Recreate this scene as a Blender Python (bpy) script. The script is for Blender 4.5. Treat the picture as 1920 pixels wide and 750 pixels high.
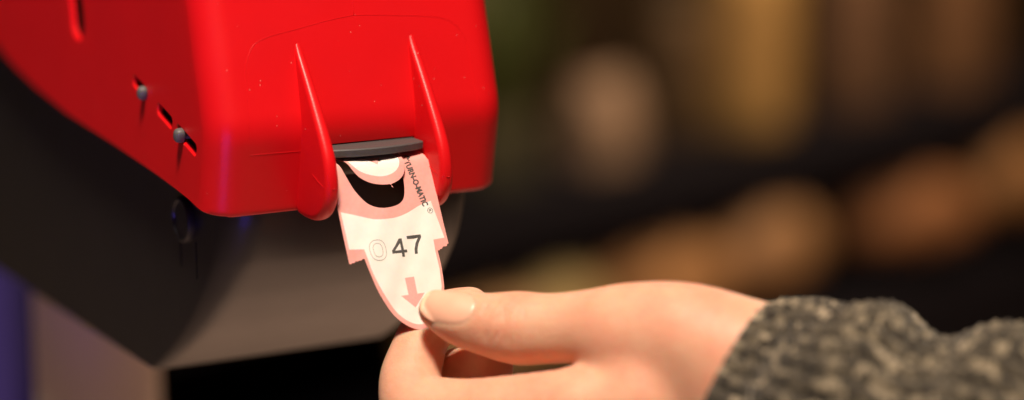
import bpy, bmesh, math, random
import numpy as np
from mathutils import Vector, Matrix
from mathutils.geometry import delaunay_2d_cdt

random.seed(4); rng = np.random.default_rng(4)
S = bpy.context.scene
COL = S.collection
for o in list(bpy.data.objects): bpy.data.objects.remove(o)

# ------------------------------------------------------------------ camera, world, lights, exposure
# all lengths below are in millimetres, origin at the ticket slot, 1.15 m above the floor
MM = 0.001; Z0 = 1150.0
def W3(p): return Vector((p[0]*MM, p[1]*MM, (p[2]+Z0)*MM))
FPX = 4300.0; DIST = 650.0; AZ = math.radians(30); EL = math.radians(11.6)
cf = np.array([math.sin(AZ)*math.cos(EL), math.cos(AZ)*math.cos(EL), -math.sin(EL)])
cr = np.array([math.cos(AZ), -math.sin(AZ), 0.0]); cu = np.cross(cr, cf)
cl = -cf*DIST - cr*((703-960)*DIST/FPX) - cu*((375-272)*DIST/FPX)
cam = bpy.data.cameras.new('camera'); camo = bpy.data.objects.new('camera', cam); COL.objects.link(camo)
m = Matrix.Identity(4)
for i in range(3):
    m[i][0] = cr[i]; m[i][1] = cu[i]; m[i][2] = -cf[i]; m[i][3] = W3(cl)[i]
camo.matrix_world = m
cam.sensor_width = 36; cam.lens = FPX/1920*36; cam.clip_start = 0.02; cam.clip_end = 60
cam.dof.use_dof = True; cam.dof.focus_distance = 0.648; cam.dof.aperture_fstop = 3.1
S.camera = camo
S.render.resolution_x = 1024; S.render.resolution_y = 400

w = bpy.data.worlds.new('World'); S.world = w; w.use_nodes = True
bg = w.node_tree.nodes['Background']; bg.inputs[0].default_value = (1.0, 0.74, 0.55, 1); bg.inputs[1].default_value = 0.02
S.cycles.caustics_reflective = False; S.cycles.caustics_refractive = False
S.view_settings.view_transform = 'Standard'; S.view_settings.look = 'None'
S.view_settings.exposure = 0.0; S.view_settings.gamma = 1.0; S.view_settings.use_curve_mapping = False

def area(name, pos, target, size, power, col, size_y=None):
    l = bpy.data.lights.new(name, 'AREA'); l.size = size*MM; l.energy = power; l.color = col
    if size_y: l.shape = 'RECTANGLE'; l.size_y = size_y*MM
    o = bpy.data.objects.new(name, l); COL.objects.link(o); o.location = W3(pos)
    d = W3(target)-W3(pos); o.rotation_euler = d.to_track_quat('-Z', 'Y').to_euler()
    return o
KEY = np.array([-0.245, -0.357, 0.90])*1700
area('ceiling_lamp', KEY, (0, 0, -20), 300, 57, (1.0, 0.84, 0.68))
vl = area('violet_lamp', (-560, -640, -150), (-110, 60, 150), 40, 0.12, (0.16, 0.10, 1.0), 380); vl.data.spread = math.radians(21)
sp = bpy.data.lights.new('floor_fill_spot', 'SPOT'); sp.energy = 310; sp.color = (1.0, .78, .60); sp.spot_size = math.radians(42); sp.spot_blend = .5; sp.shadow_soft_size = .06  # added fill: brightens the floor for the base's reflection and bounce light
spo = bpy.data.objects.new('floor_fill_spot', sp); COL.objects.link(spo); spo.location = W3((720, 240, 1300))

# ------------------------------------------------------------------ helpers
def px(x, y, d): return cl + (cf + cr*((x-960)/FPX) + cu*((375-y)/FPX))*d
def onplane(x, y, n, p0):
    d = cf + cr*((x-960)/FPX) + cu*((375-y)/FPX); n = np.array(n, float)
    return cl + d*(((np.array(p0, float)-cl)@n)/(d@n))
def tag(o, label, cat, group=None, kind=None):
    if label: o['label'] = label
    if cat: o['category'] = cat
    if group: o['group'] = group
    if kind: o['kind'] = kind
    return o
def empty(name, p=(0, 0, 0)):
    o = bpy.data.objects.new(name, None); COL.objects.link(o); o.location = W3(p); o.empty_display_size = 0.02
    return o
def link(name, me, mats, parent=None, smooth=True, angle=35):
    if not isinstance(mats, (list, tuple)): mats = [mats]
    for q in mats: me.materials.append(q)
    if smooth:
        me.polygons.foreach_set('use_smooth', [True]*len(me.polygons))
        if angle: me.set_sharp_from_angle(angle=math.radians(angle))
    o = bpy.data.objects.new(name, me); COL.objects.link(o)
    if parent:
        o.parent = parent
        bpy.context.view_layer.update()
        o.matrix_parent_inverse = parent.matrix_world.inverted()
    return o
def mesh(name, verts, faces, world=True):
    me = bpy.data.meshes.new(name)
    me.from_pydata([tuple(W3(v)) if world else tuple(v) for v in verts], [], [tuple(int(i) for i in f) for f in faces]); me.update()
    return me
def fixnormals(me):
    bm = bmesh.new(); bm.from_mesh(me); bmesh.ops.recalc_face_normals(bm, faces=bm.faces); bm.to_mesh(me); bm.free()
def loops_mesh(name, loops, cap=True, fix=True):
    """loops: list of equal-length closed loops of points -> skinned tube with end caps"""
    n = len(loops[0]); v = [p for L in loops for p in L]; f = []
    for j in range(len(loops)-1):
        for i in range(n):
            k = (i+1) % n
            f.append((j*n+i, j*n+k, (j+1)*n+k, (j+1)*n+i))
    if cap:
        f.append(tuple(reversed(range(n)))); f.append(tuple((len(loops)-1)*n+i for i in range(n)))
    me = mesh(name, v, f)
    if fix: fixnormals(me)
    return me
def box_mesh(name, c, s, bev=0.0, rot=None, segs=3):
    bm = bmesh.new(); bmesh.ops.create_cube(bm, size=1)
    for v in bm.verts: v.co = Vector((v.co.x*s[0], v.co.y*s[1], v.co.z*s[2]))
    if bev: bmesh.ops.bevel(bm, geom=list(bm.edges), offset=bev, segments=segs, profile=0.5, affect='EDGES')
    if rot is not None: bmesh.ops.rotate(bm, verts=bm.verts, cent=(0, 0, 0), matrix=rot)
    for v in bm.verts: v.co = W3((v.co.x+c[0], v.co.y+c[1], v.co.z+c[2]))
    me = bpy.data.meshes.new(name); bm.to_mesh(me); bm.free(); return me
def lathe(name, prof, c, axis=(0, 0, 1), n=32):
    """prof: (radius, height) pairs along axis from c"""
    ax = Vector(axis).normalized(); q = Vector((0, 0, 1)).rotation_difference(ax)
    loops = []
    for r_, h in prof:
        loops.append([tuple(q @ Vector((max(r_, .001)*math.cos(t), max(r_, .001)*math.sin(t), h)) + Vector(c)) for t in [2*math.pi*i/n for i in range(n)]])
    return loops_mesh(name, loops)
def tube(name, pts, r, n=8):
    loops = []; P = [Vector(p) for p in pts]
    for i, p in enumerate(P):
        d = (P[min(i+1, len(P)-1)]-P[max(i-1, 0)]).normalized()
        a = d.orthogonal().normalized(); 
        if i and abs(a.dot(pa)) < .99: a = (pa - d*pa.dot(d)).normalized()
        pa = a; b = d.cross(a)
        loops.append([tuple(p + a*r*math.cos(t) + b*r*math.sin(t)) for t in [2*math.pi*k/n for k in range(n)]])
    return loops_mesh(name, loops)
def cutmesh(me, cutters):
    """exact boolean difference; returns a new mesh"""
    o = bpy.data.objects.new('cut_source', me); COL.objects.link(o); tmp = []
    for c in cutters:
        co = bpy.data.objects.new('cut_tool', c); COL.objects.link(co); tmp.append(co)
        md = o.modifiers.new('b', 'BOOLEAN'); md.operation = 'DIFFERENCE'; md.solver = 'EXACT'; md.object = co
    bpy.context.view_layer.update()
    dg = bpy.context.evaluated_depsgraph_get()
    out = bpy.data.meshes.new_from_object(o.evaluated_get(dg)); out.materials.clear()
    for q in tmp+[o]: bpy.data.objects.remove(q)
    return out
def catmull(pts, n=8, closed=False):
    P = [np.array(p, float) for p in pts]; out = []
    N = len(P)
    for i in range(N if closed else N-1):
        p0, p1, p2, p3 = (P[(i-1) % N], P[i], P[(i+1) % N], P[(i+2) % N]) if closed else (P[max(i-1, 0)], P[i], P[i+1], P[min(i+2, N-1)])
        for k in range(n):
            t = k/n
            out.append(.5*((2*p1)+(-p0+p2)*t+(2*p0-5*p1+4*p2-p3)*t*t+(-p0+3*p1-3*p2+p3)*t**3))
    if not closed: out.append(P[-1])
    return out

# ------------------------------------------------------------------ materials
def mat(name, col, rough=.5, spec=.5, metal=0., noise=0., nscale=200., bump=0., bscale=900., sss=0., sssr=(1, .35, .2), sssc=.003, emit=None, estr=0., trans=0., rnoise=0.):
    M = bpy.data.materials.new(name); M.use_nodes = True; nt = M.node_tree; b = nt.nodes['Principled BSDF']
    b.inputs['Base Color'].default_value = (*col, 1); b.inputs['Roughness'].default_value = rough
    b.inputs['Specular IOR Level'].default_value = spec; b.inputs['Metallic'].default_value = metal
    if sss:
        b.inputs['Subsurface Weight'].default_value = sss; b.inputs['Subsurface Radius'].default_value = sssr; b.inputs['Subsurface Scale'].default_value = sssc
    if emit: b.inputs['Emission Color'].default_value = (*emit, 1); b.inputs['Emission Strength'].default_value = estr
    tc = nt.nodes.new('ShaderNodeTexCoord')
    if noise:
        n = nt.nodes.new('ShaderNodeTexNoise'); n.inputs['Scale'].default_value = nscale; n.inputs['Detail'].default_value = 4
        nt.links.new(tc.outputs['Object'], n.inputs['Vector'])
        r = nt.nodes.new('ShaderNodeMapRange'); r.inputs['From Min'].default_value = .3; r.inputs['From Max'].default_value = .7
        r.inputs['To Min'].default_value = 1-noise; r.inputs['To Max'].default_value = 1+noise
        nt.links.new(n.outputs['Fac'], r.inputs['Value'])
        x = nt.nodes.new('ShaderNodeVectorMath'); x.operation = 'SCALE'; x.inputs[0].default_value = col
        nt.links.new(r.outputs['Result'], x.inputs['Scale']); nt.links.new(x.outputs['Vector'], b.inputs['Base Color'])
    if rnoise:
        n = nt.nodes.new('ShaderNodeTexNoise'); n.inputs['Scale'].default_value = 60; n.inputs['Detail'].default_value = 6
        nt.links.new(tc.outputs['Object'], n.inputs['Vector'])
        r = nt.nodes.new('ShaderNodeMapRange'); r.inputs['To Min'].default_value = rough-rnoise; r.inputs['To Max'].default_value = rough+rnoise
        nt.links.new(n.outputs['Fac'], r.inputs['Value']); nt.links.new(r.outputs['Result'], b.inputs['Roughness'])
    if bump:
        n = nt.nodes.new('ShaderNodeTexNoise'); n.inputs['Scale'].default_value = bscale; n.inputs['Detail'].default_value = 3
        nt.links.new(tc.outputs['Object'], n.inputs['Vector'])
        q = nt.nodes.new('ShaderNodeBump'); q.inputs['Strength'].default_value = bump; q.inputs['Distance'].default_value = .0004
        nt.links.new(n.outputs['Fac'], q.inputs['Height']); nt.links.new(q.outputs['Normal'], b.inputs['Normal'])
    return M
RED = mat('red_plastic', (.67, .005, .008), .36, .32, noise=.03, nscale=40, bump=.10, bscale=2500, rnoise=.05)
def dust(M, col):
    nt = M.node_tree; b = nt.nodes['Principled BSDF']; src = b.inputs['Base Color'].links[0].from_socket if b.inputs['Base Color'].links else None
    tc = nt.nodes.new('ShaderNodeTexCoord'); v = nt.nodes.new('ShaderNodeTexVoronoi'); v.inputs['Scale'].default_value = 260
    nt.links.new(tc.outputs['Object'], v.inputs['Vector'])
    lt = nt.nodes.new('ShaderNodeMath'); lt.operation = 'LESS_THAN'; lt.inputs[1].default_value = .035; nt.links.new(v.outputs['Distance'], lt.inputs[0])
    mx = nt.nodes.new('ShaderNodeMix'); mx.data_type = 'RGBA'; nt.links.new(lt.outputs[0], mx.inputs['Factor'])
    if src: nt.links.new(src, mx.inputs[6])
    else: mx.inputs[6].default_value = b.inputs['Base Color'].default_value
    mx.inputs[7].default_value = (*col, 1); nt.links.new(mx.outputs[2], b.inputs['Base Color'])
dust(RED, (.8, .35, .3))
BLACK = mat('black_plastic', (.014, .012, .011), .36, .5, bump=.12, bscale=2200, rnoise=.05)
INNER = mat('dark_grey_plastic', (.05, .047, .046), .45, .5, bump=.1, bscale=2000)
LIP = mat('grey_lip_plastic', (.075, .07, .07), .5, .4, noise=.12, nscale=1500, bump=.2, bscale=3000)
KNOB = mat('grey_knob_plastic', (.11, .105, .10), .42, .4)
PINK = mat('pink_paper', (.80, .36, .32), .75, .2, noise=.04, nscale=900, bump=.12, bscale=1600)
WHITE = mat('white_paper', (.80, .76, .70), .75, .2, noise=.02, nscale=500, bump=.12, bscale=1600)
ARROW = mat('pink_ink', (.80, .38, .35), .75, .2, noise=.06, nscale=2500)
INK = mat('grey_ink', (.085, .08, .075), .7, .2, noise=.35, nscale=3500)
INKL = mat('pale_ink', (.32, .30, .28), .7, .2, noise=.2, nscale=3500)
SKIN = mat('skin', (.68, .36, .225), .48, .32, sss=.75, sssr=(1, .22, .11), sssc=.0065)
def skin_nodes(M):
    nt = M.node_tree; b = nt.nodes['Principled BSDF']; tc = nt.nodes.new('ShaderNodeTexCoord')
    n = nt.nodes.new('ShaderNodeTexNoise'); n.inputs['Scale'].default_value = 55; n.inputs['Detail'].default_value = 5; n.inputs['Roughness'].default_value = .6
    r = nt.nodes.new('ShaderNodeValToRGB'); e = r.color_ramp.elements
    e[0].position = .32; e[0].color = (.72, .43, .29, 1); e[1].position = .72; e[1].color = (.70, .30, .20, 1)
    nt.links.new(tc.outputs['Object'], n.inputs['Vector']); nt.links.new(n.outputs['Fac'], r.inputs[0]); nt.links.new(r.outputs[0], b.inputs['Base Color'])
    v = nt.nodes.new('ShaderNodeTexVoronoi'); v.inputs['Scale'].default_value = 850; v.feature = 'DISTANCE_TO_EDGE'
    n2 = nt.nodes.new('ShaderNodeTexNoise'); n2.inputs['Scale'].default_value = 420; n2.inputs['Detail'].default_value = 5
    a = nt.nodes.new('ShaderNodeMath'); a.operation = 'ADD'
    nt.links.new(tc.outputs['Object'], v.inputs['Vector']); nt.links.new(tc.outputs['Object'], n2.inputs['Vector'])
    nt.links.new(v.outputs['Distance'], a.inputs[0]); nt.links.new(n2.outputs['Fac'], a.inputs[1])
    q = nt.nodes.new('ShaderNodeBump'); q.inputs['Strength'].default_value = .35; q.inputs['Distance'].default_value = .0004
    nt.links.new(a.outputs[0], q.inputs['Height']); nt.links.new(q.outputs['Normal'], b.inputs['Normal'])
skin_nodes(SKIN)
NAILW = mat('nail_edge', (.80, .56, .38), .4, .4)
NAIL = mat('nail', (.80, .43, .30), .36, .4, noise=.05, nscale=150)
POST = mat('beige_paint', (.88, .72, .63), .45, .4, noise=.03, nscale=30)

# ------------------------------------------------------------------ setting
FL = mat('pale_floor', (.64, .47, .39), .5, .3, noise=.1, nscale=4)
fl = link('floor', mesh('floor', [(-4000, -3000, -Z0), (5000, -3000, -Z0), (5000, 6000, -Z0), (-4000, 6000, -Z0)], [(0, 1, 2, 3)]), FL, smooth=False); fl['kind'] = 'structure'

# ------------------------------------------------------------------ dispenser: red cover
def smooth_kink(z, zk, s_up, s_dn, y0, r):
    """front profile: slope s_up above zk and s_dn below, blended over +-r"""
    t = np.clip((z-(zk-r))/(2*r), 0, 1)
    # integral of linear slope blend
    if z <= zk-r: return y0 + s_dn*(z-zk) + 0
    if z >= zk+r: return y0 + s_up*(z-zk)
    a = y0 + s_dn*(-r)
    u = z-(zk-r)
    return a + s_dn*u + (s_up-s_dn)*u*u/(4*r)
def cov_front(z): return smooth_kink(z, 6.0, .29, -.20, 4.6, 4.5)
CW, CR, CB, CRB = 47.0, 9.0, 345.0, 34.0
def cover_loop(z, off=0., shrink=0.):
    W_ = CW-off-shrink; R = max(CR-off, 1.)+shrink*.4; yf = cov_front(z)+off+shrink; yb = CB-off-shrink; Rb = CRB-off
    pts = []
    for i in range(49): pts.append((-(W_-R)+2*(W_-R)*i/48, yf))
    for i in range(1, 11): a = -math.pi/2+math.pi/2*i/10; pts.append((W_-R+R*math.cos(a), yf+R+R*math.sin(a)))
    for i in range(1, 61): pts.append((W_, yf+R+(yb-Rb-yf-R)*i/60))
    for i in range(1, 11): a = math.pi/2*i/10; pts.append((W_-Rb+Rb*math.cos(a), yb-Rb+Rb*math.sin(a)))
    for i in range(1, 12): pts.append(((W_-Rb)*(1-2*i/11), yb))
    for i in range(1, 11): a = math.pi/2+math.pi/2*i/10; pts.append((-(W_-Rb)+Rb*math.cos(a), yb-Rb+Rb*math.sin(a)))
    for i in range(1, 61): pts.append((-W_, yb-Rb+(yf+R-yb+Rb)*i/60))
    for i in range(1, 10): a = math.pi+math.pi/2*i/10; pts.append((-(W_-R)+R*math.cos(a), yf+R+R*math.sin(a)))
    return pts
ZB = [(-50, -18.2), (9, -18.1), (14, -17.4), (25.9, -14.9), (50, -12), (90, -8.2), (129, -5.1), (160, -.6), (182, 3.8), (193.5, 7), (215, 15), (240, 25), (270, 36), (345, 40)]
ZBs = np.array(ZB); 
def zb(y): 
    return float(np.mean([np.interp(y+k, ZBs[:, 0], ZBs[:, 1]) for k in (-6, -3, 0, 3, 6)])) if y > 10 else float(np.interp(y, ZBs[:, 0], ZBs[:, 1]))
ZT = 80.0
base_loop = cover_loop(-18); zbl = [zb(p[1]) for p in base_loop]
def grid_row(s, off):
    out = []
    for i in range(len(zbl)):
        z = zbl[i]+(ZT-zbl[i])*s; p = cover_loop_cached(round(z, 3), off)[i]; out.append((p[0], p[1], z))
    return out
_c = {}
def cover_loop_cached(z, off):
    k = (z, off)
    if k not in _c: _c[k] = cover_loop(z, off)
    return _c[k]
TH = 1.7
ss = [x for x in np.linspace(0, 1, 88)]
loops = []
# inner wall (top to bottom), rolled rim, outer wall (bottom to top), dome
def dome(off, steps=7, R=14.):
    out = []
    for k in range(1, steps+1):
        a = math.pi/2*k/steps; z = ZT+(R-off)*math.sin(a); sh = R*(1-math.cos(a))
        out.append([(p[0], p[1], z) for p in cover_loop(ZT, off, sh)])
    return out
inner = [grid_row(s, TH) for s in ss[::3]+[1.0]]
# remove duplicates of last
if abs(ss[::3][-1]-1) < 1e-9: inner = inner[:-1]
din = dome(TH)
rim = []
for off, dz in ((2.2, -.45), (1.6, -.62), (1.0, -.62), (.45, -.42), (.12, -.15)):
    rim.append([(p[0], p[1], zbl[i]+dz) for i, p in enumerate([cover_loop_cached(round(zbl[i], 3), off)[i] for i in range(len(zbl))])])
outer = [grid_row(s, 0.) for s in ss]
loops = list(reversed(din)) + list(reversed(inner)) + rim + outer + dome(0.)
me = loops_mesh('cover', loops)
# cutters
cut_open = box_mesh('cut', (0, 0, -24.5+.4), (31.6, 60, 49), 0)
def slot_cutter(y0, z0, y1, z1, h, ch, r=None):
    a = np.array([y0, z0]); b = np.array([y1, z1]); L = np.linalg.norm(b-a); d = (b-a)/L; n = np.array([-d[1], d[0]]); c = (a+b)/2
    def outline(e):
        hx, hy = L/2+e, h/2+e; R = min((r if r else h*.35)+e, hy*.999); pts = []
        for qx, qy, a0 in ((1, 1, 0), (-1, 1, 90), (-1, -1, 180), (1, -1, 270)):
            for k in range(7):
                t = math.radians(a0+15*k); p = c+d*(qx*(hx-R)+R*math.cos(t))+n*(qy*(hy-R)+R*math.sin(t)); pts.append(p)
        return pts
    return loops_mesh('cut', [[(x, p[0], p[1]) for p in outline(e)] for x, e in ((-52, ch+1), (-CW, ch), (-CW+ch*.45, ch*.35), (-CW+ch, 0), (-42.2, 0))])
cs = [cut_open, slot_cutter(65.5, 13.8, 54.6, 10.5, 3.3, .45), slot_cutter(46.5, 8.0, 35.6, 4.8, 3.3, .45), slot_cutter(32.0, 3.9, 17.9, -.3, 3.3, .45),
      slot_cutter(112, 21, 120, 66, 10.5, 1.2, 5.0)]
me = cutmesh(me, cs)
disp = empty('ticket_dispenser', (0, 130, -78))
tag(disp, 'red and black plastic paper ticket dispenser with a ticket hanging from its slot', 'ticket dispenser')
cover = link('cover', me, RED, disp, angle=32); cover['label'] = 'glossy red upper cover of the dispenser'

# guide ribs either side of the slot
def rib(name, x0):
    ridge = catmull([(12.9, 31.6), (9.6, 26.5), (4.6, 20.0), (-.4, 13.2), (-6.0, 5.0), (-9.4, -1.5), (-10.6, -8), (-9.6, -13.4), (-6.2, -17.6), (-1, -19.7), (5, -20.0), (9.0, -19.6)], 6)
    n = len(ridge); back = [(11.5, -17), (12.0, -6), (9.5, 2), (10, 10), (13, 24)]
    loops = []
    for s_ in (-1, 1):
        seq = range(0, 7) if s_ < 0 else range(6, -1, -1)
        for k in seq:
            a = math.pi/2*(1-k/6)                       # 90deg = flank, 0 = ridge crown
            row = []
            for i, p in enumerate(ridge):
                t = ridge[min(i+1, n-1)]-ridge[max(i-1, 0)]; t = t/np.linalg.norm(t); nr = np.array([-t[1], t[0]])
                h_ = 2.2*float(np.interp(i/(n-1), [0, .1, .35, .6, 1], [.35, .6, .85, 1, 1])); r_ = .86*h_
                q = p+nr*(r_*(1-math.cos(a)))
                row.append((x0+s_*((h_-r_)+r_*math.sin(a)), q[0], q[1]))
            hb = 2.2
            row += [(x0+s_*(hb*(.14+.86*math.sin(a))), y, z) for y, z in back]
            loops.append(row)
    return loops_mesh(name, loops)
for x0 in (-18.2, 17.8):
    link('guide_rib', rib('guide_rib', x0), RED, cover, angle=60)
    for sg in (-1, 1):
        link('mould_line', tube('mould_line', [(x0+sg*2.2, -1.5, -6.2), (x0+sg*2.22, -5.0, -7.6), (x0+sg*2.15, -8.4, -8.8), (x0+sg*1.5, -10.1, -9.0), (x0, -10.75, -9.1)], .11, 6), RED, cover, angle=0)
# fine mould lines on the front panel
def front_pts(pts, n=8): return [(p[0], cov_front(p[1])-.02, p[1]) for p in catmull(pts, n)]
for pts in ([(-36.2, 4), (-35.6, 16), (-34.6, 24), (-32, 29), (-27, 31.2), (-18, 32.8), (-8, 34.6), (0.4, 35.6)], [(.4, 35.6), (10, 35.0), (20, 34.2), (28, 33.2), (33, 30.5), (35.6, 25), (36.3, 16), (36.6, 4)], [(.4, 35.6), (.5, 50), (.6, 70)], [(-35.8, -.6), (-28, -.7), (-20.5, -.8)]):
    link('mould_line', tube('mould_line', front_pts(pts), .075, 6), RED, cover, angle=0)

# ------------------------------------------------------------------ dispenser: black base
BY = np.array([(-79, 75), (-78, 72.5), (-74, 65), (-68, 55), (-62, 46), (-55.5, 37.5), (-48, 29), (-42.5, 23.8), (-37, 19.3), (-32.7, 16.4), (-27, 13.6), (-21, 11.8), (-12, 11), (0, 11.5), (20, 16), (45, 24)])
bz = catmull(BY, 4)
def base_loop_at(z, yf, W_=40., R=10., yb=338., Rb=30., e=0.):
    W_ -= e; pts = []; yf += e; yb -= e
    for i in range(33): pts.append((-(W_-R)+2*(W_-R)*i/32, yf, z))
    for i in range(1, 11): a = -math.pi/2+math.pi/2*i/10; pts.append((W_-R+R*math.cos(a), yf+R+R*math.sin(a), z))
    for i in range(1, 31): pts.append((W_, yf+R+(yb-Rb-yf-R)*i/30, z))
    for i in range(1, 11): a = math.pi/2*i/10; pts.append((W_-Rb+Rb*math.cos(a), yb-Rb+Rb*math.sin(a), z))
    for i in range(1, 10): pts.append(((W_-Rb)*(1-2*i/9), yb, z))
    for i in range(1, 11): a = math.pi/2+math.pi/2*i/10; pts.append((-(W_-Rb)+Rb*math.cos(a), yb-Rb+Rb*math.sin(a), z))
    for i in range(1, 31): pts.append((-W_, yb-Rb+(yf+R-yb+Rb)*i/30, z))
    for i in range(1, 10): a = math.pi+math.pi/2*i/10; pts.append((-(W_-R)+R*math.cos(a), yf+R+R*math.sin(a), z))
    return pts
loops = []
for k, (z, y) in enumerate(bz):
    R = float(np.interp(z, [-79, -60, -25], [3.5, 7, 11]))
    e = {0: 1.6, 1: .7, 2: .2}.get(k, 0.)
    loops.append(base_loop_at(z, y, R=R, e=e))
bme = loops_mesh('base', loops)
bcut = [box_mesh('cut', (-40, y, -36.5 + dz), (2.4, 1.15, 11.5), 0) for y, dz in ((49.2, 1.4), (37.2, 0))]
bme = cutmesh(bme, bcut)
base = link('base', bme, BLACK, disp, angle=40); base['label'] = 'black lower body of the dispenser'
link('latch_button', lathe('latch_button', [(6.9, -1), (6.9, 1.5), (6.6, 2.1), (6.0, 2.3), (5.5, 2.1), (5.2, 1.6), (3, 1.7), (0, 1.8)], (-40, 44.2, -25.4), (-1, 0, 0), 40), BLACK, base)
# knobs in the side slots
def knob(y, z, out):
    loops = []
    for x, k in ((0, .55), (6.4, .55), (6.6, .9), (7.0, 1.0), (out-1.3, 1.0), (out-.6, .9), (out-.15, .66), (out, .3)):
        row = []
        for i in range(28):
            a = 2*math.pi*i/28; u_ = 1.65*k*math.copysign(abs(math.cos(a))**.7, math.cos(a)); v_ = 2.05*k*math.copysign(abs(math.sin(a))**.7, math.sin(a))
            row.append((-40-x, y+u_*-.959+v_*.284*-1, z+u_*-.284+v_*.959))
        loops.append(row)
    return link('adjustment_knob', loops_mesh('adjustment_knob', loops), KNOB, cover)
knob(56.4, 11.0, 9.2); knob(28.0, 2.7, 9.4)
# tear-off lip
lp = []
for z, e in ((-2.3, .45), (-1.95, .1), (-.35, 0), (0, .35)):
    row = []
    for i in range(33):
        t = -1+2*i/32; row.append((15.0*t*(1-e*.01), -.8-2.9*(1-t*t)**.9+e, z))
    row += [(15.0, 9, z), (-15.0, 9, z)]
    lp.append(row)
lip = link('tear_lip', loops_mesh('tear_lip', lp), LIP, disp, angle=40); lip['label'] = 'dark grey crescent tear-off lip above the ticket slot'
link('guide_roller', lathe('guide_roller', [(0, 0), (3.0, 0), (3.2, .4), (3.2, 30.2), (3.0, 30.6), (0, 30.6)], (-15.3, 8.4, -6.2), (1, 0, 0), 24), INNER, disp)

# ------------------------------------------------------------------ tickets
TA = math.radians(26)
td = np.array([0, -math.sin(TA), -math.cos(TA)]); tn = np.array([0, -math.cos(TA), math.sin(TA)])
def tuv(zx, zy, sc=1.8294, ox=560, oy=230):
    p = onplane(ox+zx/sc, oy+zy/sc, tn, (0, 0, 0)); return (float(p[0]), float(p@td))
def tuv3(zx, zy): return tuv(zx, zy, 4.165, 600, 240)
VB = 4.2
def tpos(u, v, lift=0., bow=0., curl=0.):
    if v >= VB+1.5:
        c = bow*math.sin(math.pi*min(1, max(0, (v-4)/52)))*(1-.5*(u/16)**2) + (.25*math.sin(u*.32+v*.11)+.09*math.sin(u*.75+v*.42+1)+.07*math.sin(u*.5-v*.8))*min(1, (v-VB)/12)
        c += curl*max(0, v-VB)**2/60
        p = np.array([u, 0, 0])+td*v+tn*(c+lift)
        return p
    # bend back into the slot: an arc, then straight in under the lip
    k = VB+1.5-v; r_ = 2.4; a0_ = math.radians(64); a1_ = math.radians(8); ka = min(k, r_*(a0_-a1_)); a_ = a0_-ka/r_
    p = np.array([u, 0, 0])+td*(VB+1.5)+r_*np.array([0, math.sin(a0_)-math.sin(a_), math.cos(a_)-math.cos(a0_)])+max(0, k-ka)*np.array([0, math.cos(a1_), math.sin(a1_)])
    return p+np.array([0, -math.sin(a_), math.cos(a_)])*lift*max(.25, 1-ka/3)
def inside(p, poly):
    x, y = p; c = False; n = len(poly); j = n-1
    for i in range(n):
        xi, yi = poly[i]; xj, yj = poly[j]
        if (yi > y) != (yj > y) and x < (xj-xi)*(y-yi)/(yj-yi)+xi: c = not c
        j = i
    return c
def sheet(name, outline, holes, regions, posf, mats, parent=None, th=.11, step=1.6):
    """outline/holes/regions: 2D polygons (u,v). regions: (polygon, material index)"""
    verts = []; edges = []
    for poly in [outline]+holes+[r[0] for r in regions]:
        o = len(verts); verts += [Vector((float(a), float(b))) for a, b in poly]; n = len(poly); edges += [(o+i, o+(i+1) % n) for i in range(n)]
    A = np.array(outline); 
    for u in np.arange(A[:, 0].min(), A[:, 0].max(), step):
        for v in np.arange(A[:, 1].min(), A[:, 1].max(), step):
            q = (u+.37, v+.21)
            if inside(q, outline): verts.append(Vector(q))
    ov, oe, of, _, _, _ = delaunay_2d_cdt(verts, edges, [], 0, 1e-4)
    faces = []; mi = []
    for f in of:
        c = sum((ov[i] for i in f), Vector((0, 0)))/len(f)
        if not inside(c, outline) or any(inside(c, h) for h in holes): continue
        k = 0
        for poly, idx in regions:
            if inside(c, poly): k = idx
        faces.append(tuple(f)); mi.append(k)
    me = mesh(name, [posf(v.x, v.y) for v in ov], faces)
    me.polygons.foreach_set('material_index', mi)
    bm = bmesh.new(); bm.from_mesh(me); loose = [v for v in bm.verts if not v.link_faces]; bmesh.ops.delete(bm, geom=loose, context='VERTS'); 
    bmesh.ops.recalc_face_normals(bm, faces=bm.faces)
    bm.faces.ensure_lookup_table()
    f0 = bm.faces[len(bm.faces)//2]
    if f0.normal.dot(Vector(tn)) < 0: bmesh.ops.reverse_faces(bm, faces=bm.faces)
    bmesh.ops.solidify(bm, geom=list(bm.faces), thickness=th*MM)
    bm.to_mesh(me); bm.free()
    return link(name, me, mats, parent, angle=40)
def jag(a, b, n, amp):
    a = np.array(a, float); b = np.array(b, float); d = b-a; nn = np.array([-d[1], d[0]])/np.linalg.norm(d)
    return [tuple(a+d*i/n+nn*rng.uniform(-amp, amp)) for i in range(1, n)]
HW = 15.7
left_tip = [(-11.0, 32.4), (-10.5, 35.6), (-9.6, 40.0), (-8.1, 44.6), (-6.0, 48.6), (-3.2, 51.8), (0, 53.8), (2.2, 54.3)]
right_tip = [(4.8, 53.6), (8.2, 51.0), (10.2, 47.2), (11.5, 43.0), (11.9, 38), (12.0, 32.6)]
outline = [(-HW, -4)] + [(-HW, v) for v in (6, 15, 24)] + [(-HW, 33.2)] + jag((-HW, 33.2), (-11.0, 32.4), 9, .22) + [tuple(p) for p in catmull(left_tip+right_tip, 4)] + \
    jag((12.0, 32.6), (HW+.1, 31.0), 9, .35) + [(HW+.1, 31.0), (HW, 24), (HW, 15), (HW, 6), (HW, -4)]
hole = [tuple(p) for p in catmull([(-13.4, -3.0), (-13.2, 2.0), (-11.9, 5.8), (-10.4, 10.0), (-8.6, 13.9), (-6.3, 16.9), (-2.6, 18.6), (2.0, 18.3), (4.7, 16.9), (6.0, 14.2), (6.5, 10.5), (7.2, 5.2), (8.6, 1), (8.9, -3.0)], 5)]
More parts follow.
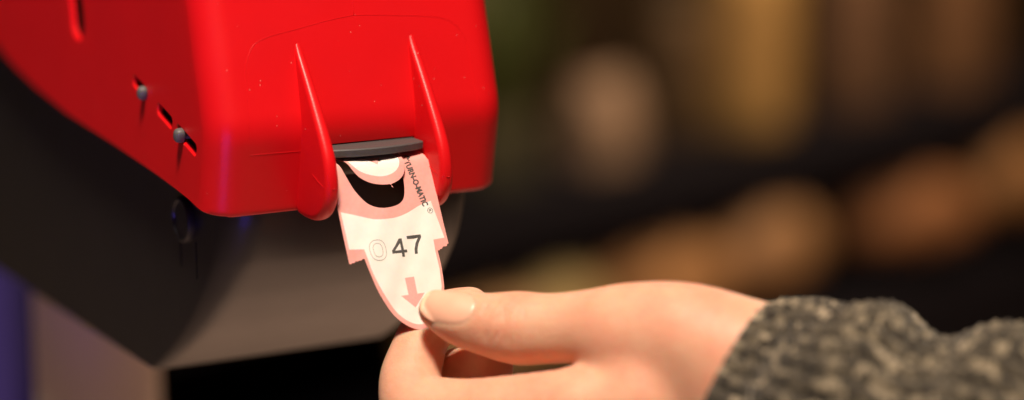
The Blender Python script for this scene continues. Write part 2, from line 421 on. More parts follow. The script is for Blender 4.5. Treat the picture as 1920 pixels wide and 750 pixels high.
wtop = catmull([(-15.0, 18.3), (-12.4, 19.1), (-8.5, 20.5), (-4.6, 21.7), (.6, 21.8), (5, 20.8), (9.5, 19.0), (13.4, 18.0)], 5)
white = [tuple(p) for p in wtop] + [(15.0, 29.2), (11.3, 29.4), (11.2, 33), (11.2, 38), (10.7, 43)] + \
    [tuple(p) for p in catmull([(9.6, 46.4), (7.8, 49.8), (4.6, 52.2), (2.0, 52.8), (-1.0, 51.8), (-4, 49.2), (-6.6, 44.8), (-8.4, 40.4), (-9.6, 36), (-10.2, 32)], 4)] + [(-10.5, 29.7), (-14.9, 29.2)]
arrow = [(.1, 39.2), (2.9, 39.2), (2.9, 44.1), (5.2, 44.1), (1.5, 47.9), (-2.2, 44.1), (.1, 44.1)]
BOW = .8
tick = sheet('paper_ticket', outline, [hole], [(white, 1), (arrow, 2)], lambda u, v: tpos(u, v, 0, BOW), [PINK, WHITE, ARROW])
tag(tick, 'pink and white paper queue ticket numbered 047 pinched between thumb and finger', 'ticket')

def text_mesh(s, size, bold=0., outline_only=0.):
    c = bpy.data.curves.new('lettering', 'FONT'); c.body = s; c.size = size; c.align_x = 'LEFT'; c.offset = bold; c.resolution_u = 4
    o = bpy.data.objects.new('lettering_source', c); COL.objects.link(o); bpy.context.view_layer.update()
    me = bpy.data.meshes.new_from_object(o.evaluated_get(bpy.context.evaluated_depsgraph_get()))
    bpy.data.objects.remove(o); return me
def lay(me, name, f2, matl, parent, lift=.035):
    """place flat lettering mesh on the ticket; f2 maps text (x,y) -> (u,v)"""
    P = np.array([v.co[:2] for v in me.vertices]); F = [tuple(p.vertices) for p in me.polygons]
    m2 = mesh(name, [tpos(*f2(x, y), lift, BOW) for x, y in P], F)
    return link(name, m2, matl, parent, angle=0)
def bounds(me):
    P = np.array([v.co[:2] for v in me.vertices]); return P.min(0), P.max(0)
def place_text(s, u0, v0, u1, v1, name, matl, bold=0., skew=0.):
    """upright text filling the box u0..u1, v0(top)..v1(bottom)"""
    me = text_mesh(s, 1.0, bold); a, b = bounds(me)
    lay(me, name, lambda x, y: (u0+(x-a[0])/(b[0]-a[0])*(u1-u0)+skew*(v1-(v1-(y-a[1])/(b[1]-a[1])*(v1-v0))), v1-(y-a[1])/(b[1]-a[1])*(v1-v0)), matl, tick)
def digit(poly, holes, u0, v0, u1, v1):
    f2 = lambda q: (u0+q[0]*(u1-u0), v0+q[1]*(v1-v0))
    sheet('printed_digit', [f2(q) for q in poly], [[f2(q) for q in hh] for hh in holes], [], lambda u, v: tpos(u, v, .045, BOW), [INK], tick, th=.02, step=.9)
digit([(.60, 0), (.80, 0), (.80, .63), (1, .63), (1, .78), (.80, .78), (.80, 1), (.62, 1), (.62, .78), (0, .78), (0, .62)], [[(.62, .25), (.62, .63), (.20, .63)]], -2.3, 27.9, 2.5, 33.2)
digit([(0, 0), (1, 0), (1, .14), (.74, .45), (.57, .75), (.51, 1), (.31, 1), (.37, .72), (.54, .42), (.77, .155), (0, .155)], [], 3.3, 27.4, 7.8, 32.8)
# outlined zero: two concentric stroke rings
def ring_strip(pts, wdt, name, matl, closed=True):
    n = len(pts); v = []; f = []
    P = [np.array(p, float) for p in pts]
    for i in range(n):
        a = P[i-1] if (closed or i) else P[i]; b = P[(i+1) % n] if (closed or i < n-1) else P[i]
        d = b-a; d /= np.linalg.norm(d)+1e-9; nn = np.array([-d[1], d[0]]); v += [P[i]+nn*wdt/2, P[i]-nn*wdt/2]
    for i in range(n if closed else n-1):
        k = (i+1) % n; f.append((2*i, 2*i+1, 2*k+1, 2*k))
    me = mesh(name, [tpos(p[0], p[1], .035, BOW) for p in v], f); return link(name, me, matl, tick, angle=0)
def superell(cx, cy, a, b, n=48, e=2.4):
    return [(cx+a*math.copysign(abs(math.cos(t))**(2/e), math.cos(t)), cy+b*math.copysign(abs(math.sin(t))**(2/e), math.sin(t))) for t in [2*math.pi*i/n for i in range(n)]]
ring_strip(superell(-6.5, 30.5, 2.5, 2.95), .16, 'printed_digit', INKL)
ring_strip(superell(-6.5, 30.5, 1.45, 1.95), .16, 'printed_digit', INKL)
# name along the right edge, read downwards
a0 = np.array(tuv3(652, 262)); a1 = np.array(tuv3(800, 618)); dt = (a1-a0); LT = np.linalg.norm(dt); dt /= LT; up = np.array([dt[1], -dt[0]])
me = text_mesh('TURN-O-MATIC', 1.0, .045); A_, B_ = bounds(me)
lay(me, 'printed_lettering', lambda x, y: tuple(a0+dt*((x-A_[0])/(B_[0]-A_[0])*LT)+up*((y-A_[1])/(B_[1]-A_[1])*2.0)), INK, tick)
c0 = np.array(tuv3(853, 648)); 
ring_strip([tuple(c0+.78*np.array([math.cos(t), math.sin(t)])) for t in np.linspace(0, 2*math.pi, 29)[:-1]], .13, 'registered_mark', INK)
me = text_mesh('R', 1.0, .02); A2, B2 = bounds(me); cc = (A2+B2)/2
lay(me, 'registered_mark', lambda x, y: tuple(c0+dt*(x-cc[0])*1.15+up*(y-cc[1])*1.15), INK, tick)
ring_strip([tuv3(*q) for q in [(646, 205), (668, 192), (690, 196), (664, 214), (668, 220), (715, 203), (700, 222), (682, 244)]], .5, 'printed_emblem', INK, False)

# next ticket tongue
tl = catmull([(-11.2, -1), (-10.6, 1.6), (-9.6, 4.2), (-7.6, 7.8), (-5.2, 10.0), (-2.4, 11.2), (1.6, 11.7), (4.6, 10.9), (6.8, 9.2), (7.9, 6.6), (7.8, 3.4), (7.2, 0), (7.0, -1)], 5)
tl = [tuple(p) for p in tl]; fz = [tuv3(*q) for q in ((540, 436), (556, 450), (566, 466), (552, 456), (550, 436))]
ki = min(range(len(tl)), key=lambda i: abs(tl[i][0]-fz[2][0])+(0 if tl[i][1] > 6 else 99)); tl = tl[:ki]+fz+tl[ki+1:]
tw = catmull([tuv3(*q) for q in [(222, 240), (252, 285), (312, 332), (390, 362), (480, 374), (556, 354), (604, 312), (620, 262), (612, 200)]], 5)
tri = [tuv3(*q) for q in [(350, 228), (487, 212), (450, 281)]]
nt_ = sheet('paper_ticket', [tuple(p) for p in tl], [], [([tuple(p) for p in tw]+[(6.4, 0), (-8.6, 0)], 1), (tri, 2)], lambda u, v: tpos(u-.75, v+.5, 1.3, .2, .3), [PINK, WHITE, ARROW])
tag(nt_, 'rounded tongue of the next pink ticket peeking out under the grey lip', 'ticket')

# ------------------------------------------------------------------ hand (signed-distance model, camera-aligned frame)
def C(x, y, d): return np.array([(x-960)*d/FPX, (375-y)*d/FPX, d])
def to_world(q): return cl + q[..., 0:1]*cr + q[..., 1:2]*cu + q[..., 2:3]*cf
def rcone(P, a, b, ra, rb, flat=None, fs=1.0):
    if flat is not None:
        n = np.array(flat, float); n /= np.linalg.norm(n)
        P = P+((P-a)@n)[..., None]*n*(fs-1)
        bb = b+((b-a)@n)*n*(fs-1); b = bb
    ba = b-a; L2 = ba@ba; t = np.clip(((P-a)@ba)/L2, 0, 1)
    return np.linalg.norm(P-a-t[..., None]*ba, axis=-1)-(ra+(rb-ra)*t*t*(3-2*t))
def rcone1(P, a, b, ra, rb, flat=None, fs=1.0):
    if flat is not None:
        n = np.array(flat, float); P = P+((P-a)@n)[..., None]*n*(fs-1); b = b+((b-a)@n)*n*(fs-1)
    ba = b-a; t = np.clip(((P-a)@ba)/(ba@ba), 0, 1)
    return np.linalg.norm(P-a-t[..., None]*ba, axis=-1)-(ra+(rb-ra)*t)
def smin(a, b, k):
    h = np.clip(.5+.5*(b-a)/k, 0, 1); return b*(1-h)+a*h-k*h*(1-h)
def chain(P, pts, k=3.0, flat=None, fs=1.0):
    d = None; D4 = catmull([np.r_[a, r_] for a, r_ in pts], 4)
    for u, v in zip(D4[:-1], D4[1:]):
        q = rcone1(P, u[:3], v[:3], u[3], v[3], flat, fs); d = q if d is None else smin(d, q, .5)
    return d
ZF = (0, 0, 1)
TH_ = [(C(820, 581, 633), 5.2), (C(862, 596, 631), 7.4), (C(912, 608, 629), 8.4), (C(970, 615, 626.5), 9.9), (C(1032, 616, 623.5), 9.4), (C(1100, 614, 620), 10.0), (C(1190, 618, 615), 12.6), (C(1290, 640, 610), 15.5), (C(1400, 690, 606), 18)]
IX = [(C(1210, 765, 612), 13.5), (C(1100, 764, 614), 11.0), (C(980, 770, 620), 9.8), (C(870, 774, 628), 9.2), (C(790, 766, 634), 9.8), (C(770, 718, 639), 8.7), (C(781, 666, 644), 7.7), (C(800, 622, 649), 7.2), (C(840, 590, 650), 6.8), (C(882, 574, 648), 5.4)]
MD = [(C(1220, 840, 628), 12), (C(1060, 850, 645), 10), (C(900, 850, 660), 9.2), (C(805, 820, 667), 9.0), (C(808, 745, 664), 8.2), (C(860, 704, 653), 7.8), (C(916, 690, 645), 7.0)]
RG = [(C(1240, 910, 640), 12), (C(1080, 940, 660), 9.6), (C(920, 950, 678), 9), (C(840, 900, 686), 8.6), (C(870, 830, 688), 8), (C(930, 800, 684), 7.2)]
PK = [(C(1270, 980, 646), 11), (C(1120, 1020, 666), 8.6), (C(990, 1020, 680), 8), (C(930, 960, 688), 7.6), (C(960, 905, 690), 7), (C(1010, 880, 686), 6.2)]
WR = (C(1520, 790, 610), 25.0)
def hand_sdf(P):
    palm = smin(rcone(P, C(1230, 770, 618), C(1480, 770, 612), 15, 21), rcone(P, C(1250, 900, 638), C(1500, 850, 620), 15, 21), 14)
    palm = smin(palm, rcone(P, WR[0], C(1900, 960, 590), 25, 29), 14)
    thumb = chain(P, TH_, 3.0, ZF, 1.12)
    web = rcone(P, C(1175, 650, 615), C(1200, 725, 614), 9, 12)
    d = smin(smin(palm, thumb, 9.0), web, 9)
    ix = smin(palm, chain(P, IX, 2.4), 6.0)
    d = smin(d, ix, 1.0)
    d = smin(d, smin(web, rcone(P, IX[0][0], IX[1][0], 13.5, 11), 8), 2.5)
    for f in (MD, RG, PK):
        d = smin(d, smin(palm, chain(P, f, 2.4), 4.0), 1.0)
    return d
lo = np.array([-46, -112, 570.]); hi = np.array([112, -18, 706.]); h = 0.75
ns = np.ceil((hi-lo)/h).astype(int)
def eval_grid(Q=5):
    n = (ns//Q+1)*Q
    xs = [lo[i]+h*np.arange(0, n[i]+1, Q) for i in range(3)]
    co = hand_sdf(np.stack(np.meshgrid(*xs, indexing='ij'), -1))
    out = co[(np.arange(n[0]+1)+Q//2)//Q][:, (np.arange(n[1]+1)+Q//2)//Q][:, :, (np.arange(n[2]+1)+Q//2)//Q].astype(np.float64)
    ii = np.argwhere(np.abs(out) < Q*h*1.25)
    out[tuple(ii.T)] = hand_sdf(lo+h*ii)
    return out
def surface_nets(v):
    s = v < 0
    nx, ny, nz = [k-1 for k in v.shape]
    cnt = np.zeros((nx, ny, nz), np.int8)
    for dx in (0, 1):
        for dy in (0, 1):
            for dz in (0, 1): cnt += s[dx:nx+dx, dy:ny+dy, dz:nz+dz]
    act = (cnt > 0) & (cnt < 8)
    idx = -np.ones((nx, ny, nz), np.int64); ijk = np.argwhere(act); idx[act] = np.arange(len(ijk))
    acc = np.zeros((len(ijk), 3)); num = np.zeros(len(ijk))
    cs_ = [(a, b, c) for a in (0, 1) for b in (0, 1) for c in (0, 1)]
    for a in cs_:
        for ax in range(3):
            if a[ax]: continue
            b = list(a); b[ax] = 1
            va = v[ijk[:, 0]+a[0], ijk[:, 1]+a[1], ijk[:, 2]+a[2]]; vb = v[ijk[:, 0]+b[0], ijk[:, 1]+b[1], ijk[:, 2]+b[2]]
            cr_ = (va < 0) != (vb < 0); t = np.where(cr_, va/np.where(cr_, va-vb, 1), 0)
            q = np.tile(np.array(a, float), (len(ijk), 1)); q[:, ax] += t
            acc[cr_] += q[cr_]; num[cr_] += 1
    verts = ijk+acc/num[:, None]
    faces = []
    for ax in range(3):
        o1, o2 = (ax+1) % 3, (ax+2) % 3
        sl0 = [slice(1, -1)]*3; sl1 = [slice(1, -1)]*3; sl0[ax] = slice(0, -1); sl1[ax] = slice(1, None)
        a = s[tuple(sl0)]; b = s[tuple(sl1)]; ch = np.argwhere(a != b)
        off = np.ones(3, int); off[ax] = 0; e = ch+off
        flip = a[tuple(ch.T)]
        def g(d1, d2):
            q = e.copy(); q[:, o1] -= d1; q[:, o2] -= d2; return idx[q[:, 0], q[:, 1], q[:, 2]]
        Q = np.stack([g(1, 1), g(0, 1), g(0, 0), g(1, 0)], 1)
        Q[~flip] = Q[~flip][:, ::-1]
        faces.append(Q)
    F_ = np.concatenate(faces); F_ = F_[(F_ >= 0).all(1)]
    return verts, F_
def sgrad(P, e=.25):
    g = np.zeros_like(P)
    for i in range(3):
        q = np.zeros(3); q[i] = e; g[:, i] = hand_sdf(P+q)-hand_sdf(P-q)
    return g/(np.linalg.norm(g, axis=1, keepdims=True)+1e-9)
vol = eval_grid(); hv, hf = surface_nets(vol); hv = lo+hv*h
hn = sgrad(hv); hv = hv-hn*np.clip(hand_sdf(hv), -h, h)[:, None]
# skin creases over the thumb joint and the finger bends
ta, tb = TH_[0][0], TH_[5][0]; tdir = (tb-ta)/np.linalg.norm(tb-ta)
s_ = (hv-ta)@tdir; rel = hv-ta-s_[:, None]*tdir
cre = np.zeros(len(hv)); dors = np.clip(-hn[:, 2]*1.2-.1, 0, 1)*(hv[:, 1] > C(0, 665, 630)[1])
for s0, wd, am, tl_ in ((15.6, .5, .25, .5), (17.4, .55, .4, .45), (19.3, .6, .55, .45), (21.2, .6, .5, .42), (23.0, .55, .4, .3), (24.8, .5, .3, .2), (27.0, .6, .22, .1)):
    sk = s_-rel[:, 1]*tl_*.6-.5*np.sin(rel[:, 1]*.5+s0)
    cre += am*np.exp(-((sk-s0)/wd)**2)
near_thumb = np.linalg.norm(rel, axis=1) < 14
hv = hv-hn*(cre*dors*near_thumb*(.6+.4*np.sin(rel[:, 1]*.9)))[:, None]
nd = np.array([0.0, .44, -.90]); nd /= np.linalg.norm(nd)          # nail faces the camera and a little upwards
ax_n = TH_[2][0]-TH_[0][0]; ax_n -= nd*(ax_n@nd); ax_n /= np.linalg.norm(ax_n); lat = np.cross(nd, ax_n)
if lat[1] < 0: lat = -lat
ncen = (C(840, 570, 626))
na = (hv-ncen)@ax_n/7.7; nbb = (hv-ncen)@lat/5.0; nr_ = (np.abs(na)**2.7+np.abs(nbb)**2.7)**(1/2.7)
fold = (-.1*np.exp(-((nr_-1.0)/.09)**2)+.2*np.exp(-((nr_-1.2)/.15)**2))*np.clip((na+.6)/.4, 0, 1)*(hn@nd > .2)*(np.linalg.norm(hv-ncen, axis=1) < 14)
hv = hv+hn*fold[:, None]
hw = to_world(hv)
me = bpy.data.meshes.new('person'); me.from_pydata([tuple(W3(p)) for p in hw], [], hf.tolist()); me.update(); fixnormals(me)
person = link('person', me, SKIN, None, angle=0)
tag(person, 'bare hand in a knitted sleeve pulling the numbered ticket with thumb and forefinger', 'person')

# thumb nail: patch projected onto the thumb surface
NU, NV = 33, 25; gv = []; 
for j in range(NV):
    for i in range(NU):
        a = -1+2*i/(NU-1); b = -1+2*j/(NV-1)
        # square to superellipse
        k = (max(abs(a), abs(b))/((abs(a)**2.7+abs(b)**2.7)**(1/2.7)+1e-9)) if (a or b) else 1
        gv.append((a*k, b*k))
gv = np.array(gv)
Pn = ncen+ax_n*gv[:, :1]*7.7+lat*gv[:, 1:]*5.0+nd*8
Ps = Pn.copy()
for _ in range(40):
    Pn = Pn-nd*chain(Pn, TH_, 3.0, ZF, 1.12)[:, None]*.9
    tr = np.clip((Ps-Pn)@nd, 0, None); zc = np.median(tr); Pn = Ps-nd*np.minimum(tr, zc+2.6)[:, None]
edge = np.clip(np.abs(gv).max(1), 0, 1)
rr = (np.abs(gv[:, 0])**2.7+np.abs(gv[:, 1])**2.7)**(1/2.7)
Pn = Pn+nd*(.12-.30*np.clip((rr-.86)/.14, 0, 1)**2)[:, None]
fcs = [(j*NU+i, j*NU+i+1, (j+1)*NU+i+1, (j+1)*NU+i) for j in range(NV-1) for i in range(NU-1)]
nme = mesh('thumb_nail', to_world(Pn), fcs)
nme.polygons.foreach_set('material_index', [int(gv[list(f), 0].mean() < -.86+.06*gv[list(f), 1].mean()**2) for f in fcs])
bm = bmesh.new(); bm.from_mesh(nme); bmesh.ops.recalc_face_normals(bm, faces=bm.faces)
if sum(f.normal.dot(Vector(-cf)) for f in bm.faces) < 0: bmesh.ops.reverse_faces(bm, faces=bm.faces)
bmesh.ops.solidify(bm, geom=list(bm.faces), thickness=.15*MM); bm.to_mesh(nme); bm.free()
nail = link('thumb_nail', nme, [NAIL, NAILW], person, angle=50)

# ------------------------------------------------------------------ knitted sleeve
CLN = catmull([C(1358, 800, 611), C(1436, 834, 607), C(1516, 868, 602), C(1620, 905, 596), C(1760, 940, 589), C(1990, 985, 578), C(2300, 1040, 566)], 40)
CLN = np.array(CLN); seg = np.r_[0, np.cumsum(np.linalg.norm(np.diff(CLN, axis=0), axis=1))]; LS = seg[-1]
NA, NL = 352, 330; NRIB = 44; STL = 3.6
lens_ = np.linspace(0, LS, NL)
cen = np.stack([np.interp(lens_, seg, CLN[:, i]) for i in range(3)], 1)
tan = np.gradient(cen, axis=0); tan /= np.linalg.norm(tan, axis=1, keepdims=True)
th = np.linspace(0, 2*math.pi, NA, endpoint=False)
rad = np.interp(lens_, [0, 4, 14, 26, 40, 52, 62, 74, 90, 120, 160], [35.5, 37, 40.5, 43.5, 44.0, 44.0, 45.5, 45, 44, 45, 47])
def knit(t, s, var):
    r = t/(2*math.pi)*NRIB; c = r-np.floor(r)-.5
    prof = np.cos(c*math.pi)**.8
    # two slanted legs of each stitch
    ph = s/STL-np.abs(c)*1.1
    st = np.abs(np.sin(math.pi*ph))
    return 3.0*prof+.8*st*prof-2.0
SV = []; UV = []
for j in range(NL):
    e1 = np.array([0, 1, 0.])-tan[j]*tan[j][1]; e1 /= np.linalg.norm(e1); e2 = np.cross(tan[j], e1)
    s = lens_[j]
    wr = 1.6*np.sin(th*3+s*.09)+1.4*np.sin(th*2-s*.16+1)+1.2*np.sin(s*.21+1.3*np.sin(th))*min(1, s/25)
    dsp = knit(th+.012*math.sin(s*.3), np.full(NA, s)+.5*np.sin(th*5), 0)+.25*np.sin(th*31+s*1.7)+wr*min(1, s/18)
    rr_ = rad[j]+dsp*(1 if s > 2 else .6)
    SV.append(cen[j]+rr_[:, None]*(np.cos(th)[:, None]*e1+np.sin(th)[:, None]*e2))
# turned-in cuff
e1 = np.array([0, 1, 0.])-tan[0]*tan[0][1]; e1 /= np.linalg.norm(e1); e2 = np.cross(tan[0], e1)
pre = []
for rin, sh in ((28, 14), (29, 8), (30, 3), (31.2, .2), (32.6, -.7)):
    pre.append(cen[0]+tan[0]*sh+(rin+.6*np.cos(th*NRIB))[:, None]*(np.cos(th)[:, None]*e1+np.sin(th)[:, None]*e2))
SV = pre+SV; NR = len(SV); SVa = np.concatenate(SV)
F_ = [(j*NA+i, j*NA+(i+1) % NA, (j+1)*NA+(i+1) % NA, (j+1)*NA+i) for j in range(NR-1) for i in range(NA)]
sme = bpy.data.meshes.new('sleeve'); sme.from_pydata([tuple(W3(p)) for p in to_world(SVa)], [], F_); sme.update()
uvl = sme.uv_layers.new(name='UVMap')
sl = np.r_[np.array([-12., -8, -5, -3, -1]), lens_]
lv = np.zeros(len(sme.loops), int); sme.loops.foreach_get('vertex_index', lv)
uu = (lv % NA)/NA*NRIB; vv = sl[lv//NA]/STL
li = np.arange(len(lv)); base_i = (lv.reshape(-1, 4) % NA).min(1); wrap = ((lv.reshape(-1, 4) % NA).max(1) == NA-1) & (base_i == 0)
U4 = uu.reshape(-1, 4).copy(); U4[wrap] = np.where(U4[wrap] < 1, U4[wrap]+NRIB, U4[wrap]); uu = U4.reshape(-1)
uvl.data.foreach_set('uv', np.stack([uu, vv], 1).astype(np.float32).ravel())
WOOL = bpy.data.materials.new('grey_wool'); WOOL.use_nodes = True; nt = WOOL.node_tree; b = nt.nodes['Principled BSDF']
b.inputs['Roughness'].default_value = .9; b.inputs['Specular IOR Level'].default_value = .15
b.inputs['Sheen Weight'].default_value = .25; b.inputs['Sheen Roughness'].default_value = .5
uvn = nt.nodes.new('ShaderNodeUVMap'); mp = nt.nodes.new('ShaderNodeMapping'); mp.inputs['Scale'].default_value = (2.6, 1.3, 1)
vo = nt.nodes.new('ShaderNodeTexVoronoi'); vo.inputs['Scale'].default_value = 1.0; vo.inputs['Randomness'].default_value = .9
n2 = nt.nodes.new('ShaderNodeTexNoise'); n2.inputs['Scale'].default_value = 2.6; n2.inputs['Detail'].default_value = 5
nt.links.new(uvn.outputs[0], mp.inputs['Vector']); nt.links.new(mp.outputs[0], vo.inputs['Vector']); nt.links.new(uvn.outputs[0], n2.inputs['Vector'])
sep = nt.nodes.new('ShaderNodeSeparateColor'); nt.links.new(vo.outputs['Color'], sep.inputs[0])
mx = nt.nodes.new('ShaderNodeMath'); mx.operation = 'MULTIPLY_ADD'; mx.inputs[1].default_value = .75; nt.links.new(sep.outputs[0], mx.inputs[0])
m3 = nt.nodes.new('ShaderNodeMath'); m3.operation = 'MULTIPLY'; m3.inputs[1].default_value = .45; nt.links.new(n2.outputs['Fac'], m3.inputs[0]); nt.links.new(m3.outputs[0], mx.inputs[2])
cr2 = nt.nodes.new('ShaderNodeValToRGB'); E_ = cr2.color_ramp.elements
E_[0].position = .2; E_[0].color = (.028, .022, .016, 1); E_[1].position = 1.0; E_[1].color = (.36, .29, .20, 1)
for p_, c_ in ((.45, (.046, .037, .026, 1)), (.72, (.085, .069, .048, 1)), (.86, (.18, .145, .097, 1))):
    q = E_.new(p_); q.color = c_
nt.links.new(mx.outputs[0], cr2.inputs[0]); nt.links.new(cr2.outputs[0], b.inputs['Base Color'])
nb = nt.nodes.new('ShaderNodeBump'); nb.inputs['Strength'].default_value = .6; nb.inputs['Distance'].default_value = .0006
n4 = nt.nodes.new('ShaderNodeTexNoise'); n4.inputs['Scale'].default_value = 9; n4.inputs['Detail'].default_value = 4
nt.links.new(uvn.outputs[0], n4.inputs['Vector']); nt.links.new(n4.outputs['Fac'], nb.inputs['Height']); nt.links.new(nb.outputs[0], b.inputs['Normal'])
sleeve = link('sleeve', sme, WOOL, person, angle=0); sleeve['label'] = 'chunky ribbed grey-brown knitted sleeve'

# ------------------------------------------------------------------ stand post and violet light column
post = link('support_post', lathe('support_post', [(0, 0), (90, 0), (90, 6), (86, 9), (24, 10), (23.5, 12), (23.5, Z0-79-.0), (0, Z0-79)], (0, 240, -Z0), (0, 0, 1), 48), POST)
tag(post, 'round beige upright post under the dispenser', 'post')
VIO = mat('violet_light', (.02, .015, .05), .4, .4, emit=(.13, .065, .42), estr=.13)
pc = px(-88, 640, 1350)
vc = link('light_column', box_mesh('light_column', (pc[0], pc[1], (pc[2]+60-Z0)/2), (66, 66, pc[2]+60+Z0), 6), VIO)
tag(vc, 'glowing blue-violet upright strip beside the beige post', 'light')

# ------------------------------------------------------------------ blurred shop display behind
ex = np.array([math.sin(math.radians(72.5)), math.cos(math.radians(72.5)), 0]); ey = np.array([-ex[1], ex[0], 0])
A0 = px(870, 420, 2700)
def onshelf(x, y, back=0.): return onplane(x, y, ey, A0+ey*back)
zband = A0[2]
def spos(x, back=60.):          # point above the upper shelf line at pixel column x
    lo_, hi_ = -800, 1600
    for _ in range(60):
        y = (lo_+hi_)/2
        p = onshelf(x, y, back)
        if p[2] > zband: lo_ = y
        else: hi_ = y
    return p
dl = A0+ex*750-ey*450
area('display_fill', (dl[0], dl[1], 900), tuple(A0+ex*650+ey*100), 200, 26, (1.0, .76, .52))  # added fill light to brighten the display goods, no visible fitting
SH = mat('dark_shelf', (.007, .0055, .0075), .7, .08)
cab = empty('display_shelf', (A0[0], A0[1], -Z0)); tag(cab, 'dark blurred shop shelving unit standing behind the hand', 'shelf')
rotz = Matrix.Rotation(math.radians(90-72.5), 3, 'Z')
mid = A0+ex*700
def sbox(name, along, back, z, size, m_, bev=3):
    c = A0+ex*along+ey*back; me = box_mesh(name, (c[0], c[1], z), size, bev, rotz); return link(name, me, m_, cab)
zl = zband-230
sbox('shelf_board', 600, 130, zband-25, (3200, 300, 74), SH)
sbox('shelf_board', 600, 90, zl-20, (3200, 360, 40), SH)
sbox('back_panel', 600, 290, -350, (3200, 20, 1550), mat('dark_panel', (.022, .012, .005), .8, .08))
sbox('plinth', 600, 60, (zl-45-Z0)/2-0, (3190, 300, zl-45+Z0), SH)
def G(c): return mat('goods', c, .6, .3, noise=.25, nscale=25)
def loaf(name, c, L, Wd, H, m_, rot=0., slash=3):
    """bread loaf with rounded ends, flat foot and scored top"""
    n1, n2_ = 40, 28; loops = []
    for i in range(n1+1):
        t = -1+2*i/n1; r = max(1e-3, (1-abs(t)**2.6))**.5
        row = []
        for k in range(n2_):
            a = 2*math.pi*k/n2_; y = Wd/2*r*math.cos(a); z = H/2*(1+ (math.sin(a) if math.sin(a) > 0 else .55*math.sin(a))*r)
            sc = sum(math.exp(-((t*L/2-s_*L/(slash+1)-y*.4)/(L*.025))**2) for s_ in range(-slash//2+1, slash//2+1)) if math.sin(a) > .3 else 0
            row.append((t*L/2, y, z-.06*H*sc+.02*H*math.sin(9*t+3*a)))
        loops.append(row)
    R_ = Matrix.Rotation(rot, 3, 'Z') @ rotz; loops = [[tuple(R_ @ Vector(p)+Vector(c)) for p in row] for row in loops]
    return link(name, loops_mesh(name, loops), m_, None)
def jar(name, c, r, H, m_, lidm, label, cat, group=None):
    root = empty(name, c)
    link('body', lathe('body', [(0, 0), (r*.85, 0), (r*.98, H*.03), (r, H*.08), (r, H*.7), (r*.93, H*.8), (r*.68, H*.88), (r*.68, H*.92), (0, H*.92)], c, (0, 0, 1), 32), m_, root)
    link('lid', lathe('lid', [(0, H*.88), (r*.74, H*.88), (r*.76, H*.9), (r*.76, H*.99), (r*.7, H), (0, H)], c, (0, 0, 1), 32), lidm, root)
    tag(root, label, cat, group)
def pouch(name, c, Wd, D_, H, m_, label, cat):
    """gusseted paper bag with folded top"""
    loops = []
    for t in np.linspace(0, 1, 14):
        d = D_*(1-.85*t**3); ww = Wd*(1-.06*t); row = []
        for k in range(28):
            a = 2*math.pi*k/28; cx_ = math.copysign(abs(math.cos(a))**.45, math.cos(a)); sy_ = math.copysign(abs(math.sin(a))**.45, math.sin(a))
            row.append((ww/2*cx_+2*math.sin(11*t+k), d/2*sy_+2*math.cos(7*t+k*2), H*t))
        loops.append(row)
    loops = [[tuple(rotz @ Vector(p)+Vector(c)) for p in row] for row in loops]
    tag(link(name, loops_mesh(name, loops), m_, None), label, cat)
def upper(x, back=90.): p = spos(x, back); return (p[0], p[1], zband+13)
def lower(x, y, back=0.): 
    p = onshelf(x, y, back); return (p[0], p[1], zl+1)
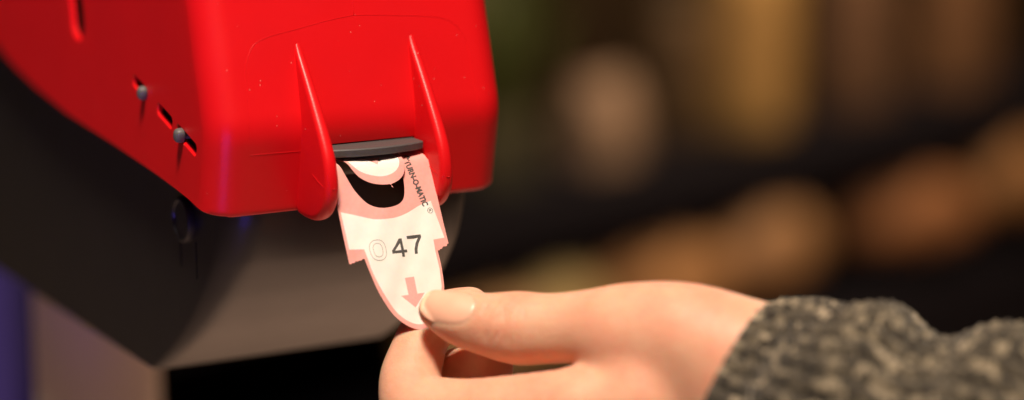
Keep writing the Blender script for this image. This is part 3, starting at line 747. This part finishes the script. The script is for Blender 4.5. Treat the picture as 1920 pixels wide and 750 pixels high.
# leafy bunch in a pot
def plant(c, H, label):
    root = empty('potted_plant', c); tag(root, label, 'plant')
    link('pot', lathe('pot', [(0, 0), (38, 0), (50, 70), (54, 72), (54, 84), (47, 84), (45, 74), (0, 72)], c, (0, 0, 1), 28), G((.12, .10, .05)), root)
    lm = mat('leaf', (.085, .10, .022), .5, .4, noise=.3, nscale=20)
    for k in range(46):
        a = rng.uniform(0, 6.28); r0 = rng.uniform(0, 20); out = rng.uniform(20, 95); hh = H*rng.uniform(.45, 1); wl = rng.uniform(10, 18)
        v = []; f = []
        for i in range(6):
            t = i/5; x = r0+out*t**1.4; z = 72+(hh-72)*t**.8; ww = wl*math.sin(math.pi*(.08+.9*t))
            for s in (-1, 0, 1): v.append((c[0]+x*math.cos(a)-s*ww*math.sin(a), c[1]+x*math.sin(a)+s*ww*math.cos(a), c[2]+z+(2.5*abs(s))))
        for i in range(5):
            for s in (0, 1): f.append((3*i+s, 3*i+s+1, 3*i+s+4, 3*i+s+3))
        link('leaf', mesh('leaf', v, f), lm, root, angle=0)
plant(upper(940, 110), 290, 'blurred green leafy plant right beside the red cover')
pouch('paper_bag', upper(1125, 100), 105, 80, 112, G((.27, .165, .10)), 'blurred pale tan bag on the upper shelf', 'bag')
jar('storage_jar', upper(1265, 150), 48, 215, G((.09, .05, .02)), G((.06, .04, .02)), 'blurred dark brown jar behind the pale tan bag', 'jar')
jar('storage_jar', upper(1400, 100), 64, 300, G((.36, .20, .06)), G((.30, .18, .06)), 'blurred amber jar, tallest on the upper shelf', 'jar')
pouch('paper_bag', upper(1600, 120), 130, 90, 240, G((.12, .06, .03)), 'blurred dark brown bag right of the amber jar', 'bag')
pouch('paper_bag', upper(1790, 120), 150, 90, 230, G((.15, .07, .03)), 'blurred russet bag at the far right of the upper shelf', 'bag')
for x, y, L, Wd, H, c_, rot, lab in ((900, 540, 190, 120, 130, (.40, .22, .09), -.4, 'blurred brown loaf between the ticket and the thumb'), (1040, 520, 210, 120, 140, (.40, .28, .11), .5, 'blurred olive-yellow loaf above the thumb on the lower shelf'), (1225, 510, 240, 130, 150, (.36, .17, .06), -.2, 'blurred orange-brown loaf left of the taller loaf'),
                                     (1430, 430, 240, 150, 165, (.30, .15, .06), .3, 'blurred tall brown loaf in the middle of the lower shelf'), (1690, 430, 260, 150, 150, (.27, .11, .04), -.3, 'blurred rust-brown loaf above the sleeve'),
                                     (1900, 330, 300, 160, 190, (.26, .12, .04), .2, 'blurred large brown loaf at the right end of the lower shelf')):
    o = loaf('bread_loaf', lower(x, y, 30), L, Wd, H, G(c_), rot); tag(o, lab, 'bread', 'loaves on the lower shelf')
